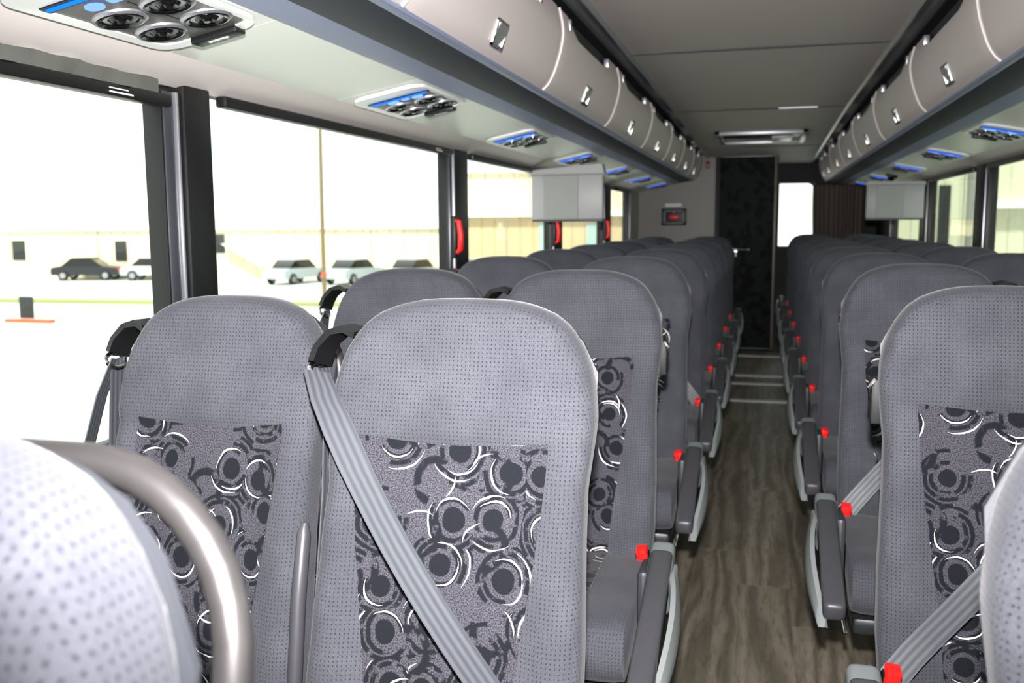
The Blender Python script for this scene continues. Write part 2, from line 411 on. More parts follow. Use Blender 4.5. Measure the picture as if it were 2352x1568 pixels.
# soffit: cove, service panel, valance rail
COVE = [(1.2, 1.574), (1.185, 1.578), (1.12, 1.606), (1.1, 1.617)]
SP0, SP1 = (1.1, 1.617), (.86, 1.665)
RAILA = [(.86, 1.663), (.845, 1.664), (.79, 1.6765)]
RAILB = [(.79, 1.6765), (.775, 1.676), (.74, 1.679), (.70, 1.687), (.682, 1.694)]
RAILC = [(.682, 1.694), (.67, 1.692), (.657, 1.695), (.655, 1.705)]
for side, nm, ye in ((-1, 'left', YB), (1, 'right', YR)):
    s = empty('trim_%d' % (1 if side < 0 else 2), (0, 0, 0), kind='structure')
    link('cove_panel', MB().strip(mx_(side, COVE), Y0, ye, -.008*side).mesh(F['cove']), s)
    link('valance_band', MB().strip(mx_(side, RAILA), Y0, ye, -.01*side).mesh(F['railblue']), s)
    link('valance_shade_band', MB().strip(mx_(side, RAILB), Y0, ye, -.01*side).mesh(F['railshade_joint']), s)  # shading along the rail put into a dark colour band
    link('valance_lip', MB().strip(mx_(side, RAILC), Y0, ye, -.01*side).mesh(F['railblue']), s)
    # service panels between consoles
    y0s = [1.285, 2.55, 3.84, 5.14, 6.5, 7.83, 9.17] if side < 0 else [1.62, 2.9, 4.2, 5.5, 6.84, 8.3, 9.67]
    y0s = [y0s[0]-4.6]+y0s
    for i, y in enumerate(y0s):
        ya = y-.13 if i else Y0; yn = (y0s[i+1]-.13) if i+1 < len(y0s) else ye
        ye2 = min(y+.375, ye)
        link('service_panel', MB().strip(mx_(side, [SP0, SP1]), ya+.002, ye2-.002, -.008*side).mesh(F['service']), s)
        if yn > ye2+.05: link('service_panel', MB().strip(mx_(side, [SP0, SP1]), ye2, yn, -.008*side).mesh(F['service']), s)
    # consoles
    ev = Vector((side*(SP1[0]-SP0[0]), 0, SP1[1]-SP0[1])).normalized(); yv = Vector((0, 1, 0))
    nv = ev.cross(yv)
    if nv.z > 0: nv = -nv
    B = Matrix((ev, yv, nv)).transposed().to_4x4()
    def bx(mb, s0, s1, a, b, h0, h1, r=0, seg=2): return mb.box(s0, s1, a, b, h0, h1, r, seg, B)
    for i, y in enumerate(y0s[1:]):
        far = y > 7.5
        ordn = ['nearest', 'second', 'third', 'fourth', 'fifth', 'sixth', 'seventh'][i]
        ps = empty('service_console', (AX+side*SP0[0], y, SP0[1]), label='overhead air vent and reading light console with blue strip, %s on the %s side' % (ordn, nm), cat='console', group='overhead passenger consoles on the %s' % nm)
        # bezel: rounded frame
        def rr(s0, s1, a, b, r, nseg=5):
            out = []
            for cx_, cy_, st in ((s1-r, b-r, 0), (s0+r, b-r, 90), (s0+r, a+r, 180), (s1-r, a+r, 270)):
                for k in range(nseg+1):
                    t_ = math.radians(st+90*k/nseg); out.append((cx_+r*math.cos(t_), cy_+r*math.sin(t_)))
            return out
        mb = MB(); o1 = rr(.014, .232, -.10, .345, .05); o2 = rr(.032, .216, -.012, .318, .03); nn = len(o1)
        vs = [B @ Vector((p[0], p[1], .001)) for p in o1]+[B @ Vector((p[0], p[1], .010)) for p in [(a_*.97+b_*.03, c_*.97+d_*.03) for (a_, c_), (b_, d_) in zip(o1, o2)]]+[B @ Vector((p[0], p[1], .008)) for p in o2]+[B @ Vector((p[0], p[1], .002)) for p in o2]
        fs = [(j*nn+k, j*nn+(k+1) % nn, (j+1)*nn+(k+1) % nn, (j+1)*nn+k) for j in range(3) for k in range(nn)]
        mb.geo(vs, fs); link('bezel', mb.mesh(F['bezel']), ps)
        mb = MB(); o3 = rr(.033, .215, -.01, .317, .03); q = len(o3)
        mb.geo([B @ Vector((p[0], p[1], .001)) for p in o3]+[B @ Vector((p[0], p[1], .0055)) for p in o3], [tuple(range(q)), tuple(range(2*q-1, q-1, -1))]+[(k, (k+1) % q, q+(k+1) % q, q+k) for k in range(q)])
        link('face_plate', mb.mesh(F['plate']), ps)
        link('centre_groove', bx(MB(), .137, .139, .07, .30, .005, .0062).mesh(F['black']), ps)
        link('led_housing', bx(MB(), .034, .222, -.014, .012, .003, .011, .003).mesh(F['black']), ps)
        link('led_strip', bx(MB(), .042, .216, -.009, .002, .0105, .0135, .001, 1).mesh(F['led']), ps)
        for sx_ in (.092, .168):
            link('reading_light', MB().lathe([(.016, .004), (.016, .009), (.012, .010), (0.0001, .010)], B @ Matrix.Translation((sx_, .048, 0)), 20).mesh(F['ledw']), ps)
        link('call_button', bx(MB(), .12, .142, .038, .058, .004, .008, .003).mesh(F['ledw']), ps)
        for sx_, dy in ((.080, .125), (.080, .238), (.176, .125), (.176, .238)):
            T_ = B @ Matrix.Translation((sx_, dy, 0))
            v = link('air_vent', MB().lathe([(.038, .004), (.037, .013), (.031, .011), (.027, .004), (.020, .009), (.016, .013), (.010, .009), (.006, .015), (.0001, .015)], T_, 28).mesh(F['darkvent']), ps)
            link('vent_ring', MB().lathe([(.047, .004), (.046, .009), (.041, .012), (.0375, .008)], T_, 28).mesh(F['alu']), v)
        link('maker_tag', bx(MB(), .086, .186, .315, .352, .004, .018, .004).mesh(F['black']), ps)
        # tiny unreadable printed word
        mb = MB()
        for k in range(9): bx(mb, .115+k*.005, .1185+k*.005, .328, .328+(.011 if k in (0, 3, 7) else .008), .018, .0184)
        link('tag_print', mb.mesh(F['label']), ps)

# overhead lockers
DOORP = [(.655, 1.702), (.640, 1.716), (.628, 1.733), (.617, 1.756), (.605, 1.79), (.596, 1.82), (.590, 1.85), (.587, 1.873), (.588, 1.895), (.592, 1.92), (.600, 1.955)]
SEAM = {-1: [-3.1, -1.9, -.68, .56, 1.785, 3.0, 4.2, 5.45, 6.6, 7.65, 8.7, 9.55], 1: [-3.1, -1.9, -.8, .42, 1.64, 2.85, 4.06, 5.36, 6.6, 7.75, 8.88, 9.95, 10.4]}
def doorpt(t):   # t 0..1 along profile
    f = t*(len(DOORP)-1); i = min(int(f), len(DOORP)-2); a, b = DOORP[i], DOORP[i+1]; k = f-i
    return a[0]+(b[0]-a[0])*k, a[1]+(b[1]-a[1])*k
for side, nm in ((-1, 'left'), (1, 'right')):
    S = SEAM[side]
    for i, (a, b) in enumerate(zip(S, S[1:])):
        Ln = b-a
        if b < (1 if side < 0 else 2): continue
        ordn = ['nearest', 'second', 'third', 'fourth', 'fifth', 'sixth', 'seventh', 'eighth', 'rearmost'][i-(3 if side < 0 else 4)]
        e = empty('luggage_locker', (AX+side*.655, a, 1.70), label='grey overhead luggage locker with chrome latch, %s above the %s seats' % (ordn, nm), cat='locker', group='overhead luggage lockers on the %s' % nm)
        ox = AX+side*.655
        mb = MB(); NY, NZ = 28, 16; vs = []; fs = []
        for j in range(NY+1):
            v = j/NY; dip = sst(.10, .22, v)*(1-sst(.72, .80, v)); tmax = 1-.2*dip
            for k in range(NZ+1):
                h, z = doorpt(tmax*k/NZ); ed = min(v, 1-v)*Ln
                inn = .004*(1-min(1, ed/.012))**2
                vs.append((side*(h-.655+inn), .003+(Ln-.006)*v, z-1.70))
        M0 = len(vs)
        vs += [(x+side*.012, y, z) for x, y, z in vs[:M0]]
        for j in range(NY):
            for k in range(NZ):
                q = j*(NZ+1)+k; fs.append((q, q+1, q+NZ+2, q+NZ+1)); fs.append((M0+q, M0+q+NZ+1, M0+q+NZ+2, M0+q+1))
        for j in range(NY):
            for k in (0, NZ):
                q = j*(NZ+1)+k; fs.append((q, q+NZ+1, M0+q+NZ+1, M0+q))
        for k in range(NZ):
            for j in (0, NY):
                q = j*(NZ+1)+k; fs.append((q, q+1, M0+q+1, M0+q))
        mb.geo(vs, fs); d = link('locker_door', mb.mesh(F['bin']), e)
        # bead on rear edge
        pts = [(side*(doorpt(t_/20)[0]-.655-.001), Ln-.004, doorpt(t_/20)[1]-1.70) for t_ in range(21)]
        link('edge_bead', MB().tube(pts, .0035, 8).mesh(F['binedge']), d)
        # box behind
        link('locker_box', MB().prism([(side*(h-.655), z-1.70) for h, z in [(.66, 1.705), (.62, 1.86), (.622, 1.965), (.70, 1.995), (1.15, 1.995), (1.15, 1.66), (.87, 1.68)]], 0.001, Ln-.001).mesh(F['shell']), e)
        # latch: recessed chrome pull
        yc_ = Ln*.47; zc = 1.7525; h = .6165
        sl = Vector((-.012, 0, .036)).normalized(); ex = Vector((side*sl.x, 0, sl.z)); nvv = Vector((-side*sl.z, 0, sl.x*1))
        Bm = Matrix((Vector((0, 1, 0)), ex, nvv)).transposed().to_4x4(); Bm.translation = Vector((side*(h-.655), yc_, zc-1.70))
        mb = MB()
        for q_ in ((-.046, .046, -.036, -.024), (-.046, .046, .028, .036), (-.046, -.038, -.036, .036), (.038, .046, -.036, .036)): mb.box(q_[0], q_[1], q_[2], q_[3], -.004, .005, .002, 1, Bm)
        lt = link('latch', mb.mesh(F['chrome']), e)
        link('latch_paddle', MB().box(-.038, .038, -.024, .028, -.003, .003, .001, 1, Bm @ Matrix.Rotation(.22, 4, 'X')).mesh(F['alu']), lt)
        for v in (.11, .76):
            link('hinge_clip', MB().box(side*(-.068), side*(-.045), Ln*v-.012, Ln*v+.012, .205, .245, .004).mesh(F['alu']), e)
    # black end cap
    ye = S[-1]
    ec = [(.655, 1.69)]+DOORP[1:]+[(.66, 1.99), (1.1, 1.99), (1.1, 1.61), (.87, 1.66)]
    link('locker_end_cap', MB().prism([(AX+side*(h+(-.012 if 0 < q_ < 11 else 0)), z) for q_, (h, z) in enumerate(ec)], ye, ye+.05).mesh(F['blackm']), label='black cap closing the rear end of the %s overhead lockers' % nm, cat='end cap')

# ceiling
ceil = link('ceiling', MB().box(AX-1.2, AX+1.2, Y0, YR+.1, 2.0, 2.1).mesh(F['blackm']), kind='structure')
cz = lambda y: 1.97 if y < 6.2 else 1.97-.055*(y-6.2)/(YR-6.2)*1.3
CS = [Y0, 1.8, 4.0, 6.1, 8.6, YR]
for a, b in zip(CS, CS[1:]):
    mb = MB(); vs = []
    for y in (a+.004, b-.004):
        z = cz(y)
        for h, dz in ((-.506, 0), (-.3, .003), (0, .005), (.3, .003), (.506, 0)): vs.append((AX+h, y, z+dz))
    vs += [(x, y, z+.012) for x, y, z in vs]
    fs = []
    for k in range(4): fs += [(k, k+1, k+6, k+5), (10+k, 15+k, 16+k, 11+k), (k, 10+k, 11+k, k+1), (5+k, 6+k, 16+k, 15+k)]
    fs += [(0, 5, 15, 10), (4, 14, 19, 9)]
    mb.geo(vs, fs); link('ceiling_panel', mb.mesh(F['ceil']), ceil)
for y in CS[1:-1]: link('joint_gasket', MB().box(AX-.505, AX+.505, y-.006, y+.006, cz(y)-.002, cz(y)+.006).mesh(F['railshade_joint']), ceil)
link('joint_glint', MB().box(.08, .31, 6.09, 6.11, cz(6.1)-.004, cz(6.1)+.004, .001, 1).mesh(F['alu']), ceil)  # metal joint built only where it glints; highlight put into its length
for side, nm in ((-1, 3), (1, 4)):
    tp = [(.612, 2.0), (.60, 1.992), (.575, 1.99), (.545, 1.982), (.53, 1.965), (.516, 1.958), (.503, 1.966), (.503, 1.972)]
    def trimseg(a, b, mat):
        mb = MB(); vs = []; n = len(tp)
        for y in (a, b):
            dz = cz(y)-1.97; vs += [(AX+side*h, y, z+dz) for h, z in tp]
            vs += [(AX+side*h, y, z+dz+.02) for h, z in reversed(tp)]
        N2 = 2*n; mb.geo(vs, [(k, (k+1) % N2, N2+(k+1) % N2, N2+k) for k in range(N2)]+[tuple(range(N2)), tuple(range(2*N2-1, N2-1, -1))]); return mb.mesh(mat)
    t = empty('trim_%d' % nm, (0, 0, 0), kind='structure')
    CT = [Y0, 2.0, 4.4, 6.2, 8.0, YR]
    for a, b in zip(CT, CT[1:]): link('ceiling_rail', trimseg(a+.002, b-.002, F['trim']), t)
# roof hatch
ht = empty('roof_hatch', (-.03, 7.78, 1.95), label='roof escape hatch with silver frame in the ceiling near the rear', cat='hatch')
mb = MB(); hw, hd = .345, .46
for q in ((-hw, hw, -hd, -hd+.05), (-hw, hw, hd-.05, hd), (-hw, -hw+.05, -hd, hd), (hw-.05, hw, -hd, hd)): mb.box(q[0], q[1], q[2], q[3], -.028, .01, .008, 2)
link('hatch_frame', mb.mesh(F['alu']), ht)
link('hatch_lid', MB().box(-hw+.05, hw-.05, -hd+.05, hd-.05, -.004, .004).mesh(F['black']), ht)
link('hatch_handle', MB().box(.08, .24, -.12, .30, -.024, -.008, .01).mesh(F['bezel']), ht)

# bulkhead, door, lavatory partition, rear wall
wr = link('wall_rear', MB().box(AX-1.2, -.47, YB, YB+.05, 0, 2.0).mesh(F['bulk']), kind='structure')
link('door_post', MB().box(-.47, -.425, YB-.01, YB+.05, 0, 1.96, .004).mesh(F['darkbulk']), wr)
link('door_post', MB().box(.098, .118, YB-.012, YB+.05, 0, 1.96, .004).mesh(F['beadbeige']), wr)
link('lavatory_side', MB().box(.105, .135, YB+.05, YR, 0, 1.97).mesh(F['darkbulk']), wr)
link('step_riser', MB().box(-.47, .30, 9.42, YB, 0, .012, .004).mesh(F['blackm']), wr)
dr = link('door_1', MB().box(-.425, .098, YB-.004, YB+.03, .012, 1.915, .004).mesh(F['damask']), kind='structure')
dh = link('door_handle', MB().box(-.285, -.235, YB-.02, YB-.004, .93, 1.02, .008).mesh(F['chrome']), dr)
link('handle_lever', MB().tube([(-.262, YB-.02, 1.005), (-.262, YB-.05, 1.005), (-.25, YB-.056, 1.005), (-.125, YB-.056, 1.003)], .0075, 10).mesh(F['chrome']), dh)
fw = link('front_light_block', MB().box(AX-1.26, AX+1.26, Y0-.06, Y0, 0, 2.1).mesh(F['darkbulk']), kind='structure')  # unseen closed wall, added to keep front daylight off the seats
# rear wall right with window opening x .14-.53, z 1.0-1.70
rw = link('wall_rear_right', MB().box(.135, .153, YR, YR+.05, 0, 2).box(.535, AX+1.2, YR, YR+.05, 0, 2).box(.153, .535, YR, YR+.05, 0, 1.0).box(.153, .535, YR, YR+.05, 1.70, 2).mesh(F['darkbulk']), kind='structure')
wi = empty('window_13', (.34, YR, 1.0), kind='structure')
link('glass_pane', MB().box(-.187, .195, .028, .032, 0, .7).mesh(F['glass']), wi)
mb = MB()
for q in ((-.19, .2, -.005, .012), (-.19, .2, .688, .705), (-.19, -.178, 0, .7), (.186, .2, 0, .7)): mb.box(q[0], q[1], -.008, .03, q[2], q[3], .004, 1)
link('window_gasket', mb.mesh(F['black']), wi)
# rounded upper right corner filler
mb = MB(); pf = [(.188, .69), (.188, .60)]+[(.098+.09*math.cos(math.radians(a)), .60+.09*math.sin(math.radians(a))) for a in range(0, 91, 10)]
mb.prism(pf, .0, .028); link('corner_gasket', mb.mesh(F['black']), wi)
# curtains
def curtain(name, x0, x1, ya, amp, folds, label, z0, z1, lean=0):
    mb = MB(); n = 90; vs = []; fs = []
    for j in range(11):
        z = z0+(z1-z0)*j/10; k = 1-j/10
        for i in range(n+1):
            u = i/n; ph = u*folds*2*PI+.8*math.sin(u*9)
            x = x0+(x1-x0)*u+lean*k*k*(1-u)
            y = ya+amp*(.5+.5*k)*math.sin(ph)
            vs.append((x, y, z))
    m0 = len(vs); vs += [(x, y+.004, z) for x, y, z in vs]
    for j in range(10):
        for i in range(n):
            q = j*(n+1)+i; fs += [(q, q+1, q+n+2, q+n+1), (m0+q, m0+q+n+1, m0+q+n+2, m0+q+1)]
    mb.geo(vs, fs); link(name, mb.mesh(F['curtain'], norm=False), label=label, cat='curtain')
curtain('curtain', .50, 1.02, YR-.11, .05, 6, 'dark brown pleated curtain hanging beside the rear window', .5, 1.66, .06)
# alarm panel on left bulkhead
pb = empty('emergency_panel', (-.875, YB, 1.33), label='framed switch panel with red knob on the left rear bulkhead', cat='switch panel')
link('panel_plate', MB().box(-.125, .125, -.012, 0, -.085, .085, .006).mesh(F['black']), pb)
mb = MB()
for q in ((-.11, .11, -.072, -.05), (-.11, .11, .05, .072), (-.11, -.08, -.07, .07), (.08, .11, -.07, .07)): mb.box(q[0], q[1], -.026, -.01, q[2], q[3], .004, 1)
link('panel_frame', mb.mesh(F['armcap']), pb)
link('red_knob', MB().lathe([(.05, 0), (.052, .01), (.04, .022), (.0001, .026)], Matrix.Translation((0, -.012, 0)) @ Matrix.Rotation(PI/2, 4, 'X') @ Matrix.Scale(.55, 4, (0, 1, 0)), 20).mesh(F['red']), pb)
link('indicator', MB().box(-.012, .012, -.018, -.01, .045, .062, .002, 1).mesh(F['label']), pb)
link('sign_strip', MB().box(-.965, -.80, YB-.01, YB, 1.435, 1.468, .003, 1).mesh(F['label']), label='small white sign strip above the switch panel on the rear bulkhead', cat='sign')
link('marker_lamp', MB().box(-.56, -.53, YB-.025, YB, 1.81, 1.88, .006).mesh(plain('dim_red_lens', (120, 16, 20), .3)), label='small dark red lamp high on the rear bulkhead beside the black door', cat='lamp')
# dome camera under right service panel
dm = empty('dome_camera', (AX+1.005, 7.92, 1.634), label='small black dome camera under the right service panel', cat='camera')
link('dome', MB().lathe([(.0001, -.05), (.018, -.047), (.034, -.034), (.04, -.015), (.04, 0)], Matrix.Identity(4), 20).mesh(F['darkvent']), dm)
link('dome_base', MB().lathe([(.048, -.008), (.05, .002), (.05, .01)], Matrix.Identity(4), 20).mesh(F['blackm']), dm)

# monitors
def monitor(side, y, x0, x1, label):
    e = empty('flip_down_monitor', ((x0+x1)/2, y, 1.6), label=label, cat='monitor')
    c = (x0+x1)/2; hw = (x1-x0)/2
    mb = MB(); mb.box(-hw+.01, hw-.01, .0, .045, -.305, -.065, .008)
    link('screen_case', mb.mesh(F['screen']), e)
    link('screen_back_band', MB().box(-hw*.62, hw*.3, -.004, .004, -.297, -.07, .001, 1).mesh(F['screen2']), e)
    link('bottom_edge', MB().box(-hw+.012, hw-.012, .004, .04, -.316, -.304, .003).mesh(F['armpad']), e)
    z1 = .035 if 1 else 0
    pf = [(-hw, -.062), (hw, -.062), (hw-.012, -.012 if side < 0 else -.045), (-hw+.012, -.04)]
    link('mount_housing', MB().prism(pf, -.02, .06).mesh(F['screen']), e)
    link('hinge_bar', MB().tube([(-hw+.005, .015, -.064), (hw-.005, .015, -.064)], .010, 12).mesh(F['screen2']), e)
monitor(-1, 4.97, -1.225, -.812, 'grey flip-down monitor seen from behind hanging under the left lockers')
monitor(1, 7.215, .71, 1.115, 'grey flip-down monitor seen from behind hanging under the right lockers')

# ---------------------------------------------------------------- seats
HW = .215
WT = [(.40, .200), (.55, .212), (.66, .211), (.80, .205), (.88, .203), (.97, .212), (1.03, .214), (1.3, .214)]
TOP = [(0, 1.159), (.05, 1.158), (.08, 1.1555), (.11, 1.149), (.14, 1.137), (.16, 1.123), (.175, 1.106), (.19, 1.082), (.2, 1.058), (.208, 1.025), (.214, .98)]
YC = [(.38, .015), (.45, .022), (.6, .048), (.8, .10), (.95, .145), (1.05, .172), (1.16, .195)]
def wz(z): return lerp(WT, z)
def ztop(x): return lerp(TOP, abs(x)/1.0)
def rimd(d, R_):
    if d >= R_: return 0
    d = max(d, 0); return R_-math.sqrt(max(0, R_*R_-(R_-d)**2))
def edged(x, z):
    s = (ztop(min(abs(x), .2135)+.0015)-ztop(min(abs(x), .2135)))/.0015
    return min(wz(z)-abs(x), (ztop(x)-z)/math.sqrt(1+s*s))
def front(x, z):
    u = abs(x)/wz(z); y = lerp(YC, z)
    y -= .016*sst(.5, .82, u)*(1-sst(.90, .99, z))
    y -= .014*sst(.938, .965, z)
    y += .004*math.sin(z*60)*sst(.75, 1, u)*(1-sst(.9, 1, z))*.5
    return y+rimd(edged(x, z), .034)
def back_y(x, z): return lerp(YC, z)+.068-rimd(edged(x, z), .02)
def make_back():
    NU, NVv = 44, 56; us = [math.sin(PI/2*(2*i/NU-1)) for i in range(NU+1)]
    mb = MB(); vs = []; fs = []
    def pt(i, j, fn):
        u = us[i]; t = math.sin(PI/2*j/NVv) if 0 else 1-(1-j/NVv)**1.25
        xt = u*.214; zt = ztop(xt); z = .42+(zt-.42)*t; x = u*wz(z)
        x = max(-wz(z), min(wz(z), x)); return (x, fn(x, z), z)
    for fn in (front, back_y):
        for j in range(NVv+1):
            for i in range(NU+1): vs.append(pt(i, j, fn))
    n1 = (NU+1)*(NVv+1)
    for j in range(NVv):
        for i in range(NU):
            q = j*(NU+1)+i; fs += [(q, q+1, q+NU+2, q+NU+1), (n1+q+NU+1, n1+q+NU+2, n1+q+1, n1+q)]
    for j in range(NVv):
        for i in (0, NU):
            q = j*(NU+1)+i; fs.append((q, q+NU+1, n1+q+NU+1, n1+q))
    for i in range(NU):
        for j in (0, NVv):
            q = j*(NU+1)+i; fs.append((q, q+1, n1+q+1, n1+q))
    mb.geo(vs, fs); return mb.mesh(F['fabric'], ang=75)
def make_insert():
    mb = MB(); vs = []; fs = []; NU, NVv = 16, 30
    for dy in (-.0018, .004):
        for j in range(NVv+1):
            for i in range(NU+1):
                u = -1+2*i/NU; zt = .956-.012*(1-u*u); z = .43+(zt-.43)*j/NVv
                w = .104+(.150-.104)*sst(.45, .95, z)
                x = u*w; vs.append((x, front(x, z)+dy, z))
    n1 = (NU+1)*(NVv+1)
    for j in range(NVv):
        for i in range(NU):
            q = j*(NU+1)+i; fs += [(q, q+1, q+NU+2, q+NU+1), (n1+q+NU+1, n1+q+NU+2, n1+q+1, n1+q)]
    for j in range(NVv):
        for i in (0, NU): q = j*(NU+1)+i; fs.append((q, q+NU+1, n1+q+NU+1, n1+q))
    for i in range(NU):
        for j in (0, NVv): q = j*(NU+1)+i; fs.append((q, q+1, n1+q+1, n1+q))
    mb.geo(vs, fs); return mb.mesh(F['swirl'], ang=60)
def shifted(me, dx, dz):
    m2 = me.copy()
    for d in m2.uv_layers[0].data: d.uv = (d.uv[0]+dx, d.uv[1]+dz)
    return m2
CP = [(.018, .375), (.0, .50), (-.06, .508), (-.2, .506), (-.32, .512), (-.39, .514), (-.425, .505), (-.445, .485), (-.452, .455), (-.445, .425), (-.42, .400), (-.36, .388), (-.1, .378)]
def cush(inner):
    mb = MB(); prof = CP; n = len(prof); vs = []; fs = []
    XS = [-1, -.97, -.9, -.8, -.5, 0, .5, .8, .9, .97, 1]; c = Vector((-.2, .45))
    for xi in XS:
        k = math.sqrt(max(0, 1-max(0, (abs(xi)-.84)/.16)**2*.22)); bol = .006*sst(.5, .8, abs(xi))
        for y, z in prof:
            yy = c[0]+(y-c[0])*(.93+.07*k if abs(xi) > .84 else 1); zz = c[1]+(z-c[1])*(k if abs(xi) > .84 else 1)+(bol if z > .49 else 0)
            vs.append((xi*.212, yy, zz))
    for a in range(len(XS)-1):
        for k in range(n): fs.append((a*n+k, a*n+(k+1) % n, (a+1)*n+(k+1) % n, (a+1)*n+k))
    fs += [tuple(range(n)), tuple(range(len(XS)*n-1, (len(XS)-1)*n-1, -1))]
    mb.geo(vs, fs); me = mb.mesh(F['fabric'], ang=70); return me
def cush_insert():
    pts = [(-.01, .5085), (-.06, .5125), (-.2, .5105), (-.30, .514), (-.345, .5165)]
    mb = MB(); vs = []; fs = []; n = len(pts)
    for xi in (-.11, -.05, 0, .05, .11):
        vs += [(xi, y, z) for y, z in pts]+[(xi, y, z-.008) for y, z in pts]
    for a in range(4):
        for k in range(n-1):
            q = a*2*n+k; fs += [(q, q+1, q+2*n+1, q+2*n), (q+n, q+3*n, q+3*n+1, q+n+1)]
        for k in (0, n-1): q = a*2*n+k; fs.append((q, q+2*n, q+3*n, q+n))
    for a in (0, 4):
        for k in range(n-1): q = a*2*n+k; fs.append((q, q+1, q+n+1, q+n))
    mb.geo(vs, fs); return mb.mesh(F['swirl'])
def make_shell():
    mb = MB(); vs = []; fs = []; NU, NVv = 16, 20
    for dy in (.0, .012):
        for j in range(NVv+1):
            for i in range(NU+1):
                u = -1+2*i/NU; xt = u*.2; z = .36+(ztop(xt)-.012-.36)*j/NVv; x = u*(wz(z)-.008)
                vs.append((x, lerp(YC, z)+.064+dy*(1-.6*abs(u)**4), z))
    n1 = (NU+1)*(NVv+1)
    for j in range(NVv):
        for i in range(NU):
            q = j*(NU+1)+i; fs += [(q, q+1, q+NU+2, q+NU+1), (n1+q+NU+1, n1+q+NU+2, n1+q+1, n1+q)]
    for j in range(NVv):
        for i in (0, NU): q = j*(NU+1)+i; fs.append((q, q+NU+1, n1+q+NU+1, n1+q))
    for i in range(NU):
        for j in (0, NVv): q = j*(NU+1)+i; fs.append((q, q+1, n1+q+1, n1+q))
    mb.geo(vs, fs); return mb.mesh(F['shell'])
def make_hoop():
    hw, zt, R_ = .158, 1.104, .12; pts = []
    for z in (.62, .75, .85, .92, .96): pts.append((-hw-.006*(1-(z-.62)/.35), z))
    for a in range(180, 89, -10): pts.append((-hw+R_+R_*math.cos(math.radians(a)), zt-R_+R_*math.sin(math.radians(a))))
    for x in (-.04, 0, .04): pts.append((x, zt))
    pts += [(-x, z) for x, z in reversed(pts[:-3])]
    return MB().tube([(x, lerp(YC, z)+.086+.10*sst(.66, .97, z), z) for x, z in pts], .0128, 14).mesh(F['tube'])
ME = {}
ME['backrest'] = make_back(); ME['ins'] = [shifted(make_insert(), random.uniform(0, 9), random.uniform(0, 9)) for _ in range(4)]
ME['ins'][0] = shifted(make_insert(), .2, .37)
ME['cush'] = cush(0); ME['cins'] = cush_insert(); ME['shell'] = make_shell(); ME['hoop'] = make_hoop()
ME['ped'] = MB().box(-.04, .04, -.26, -.12, .02, .36, .012).box(-.10, .10, -.34, -.04, .0, .022, .006).mesh(F['frame'])
ME['pan'] = MB().box(-.205, .205, -.41, .03, .345, .385, .01).mesh(F['frame'])
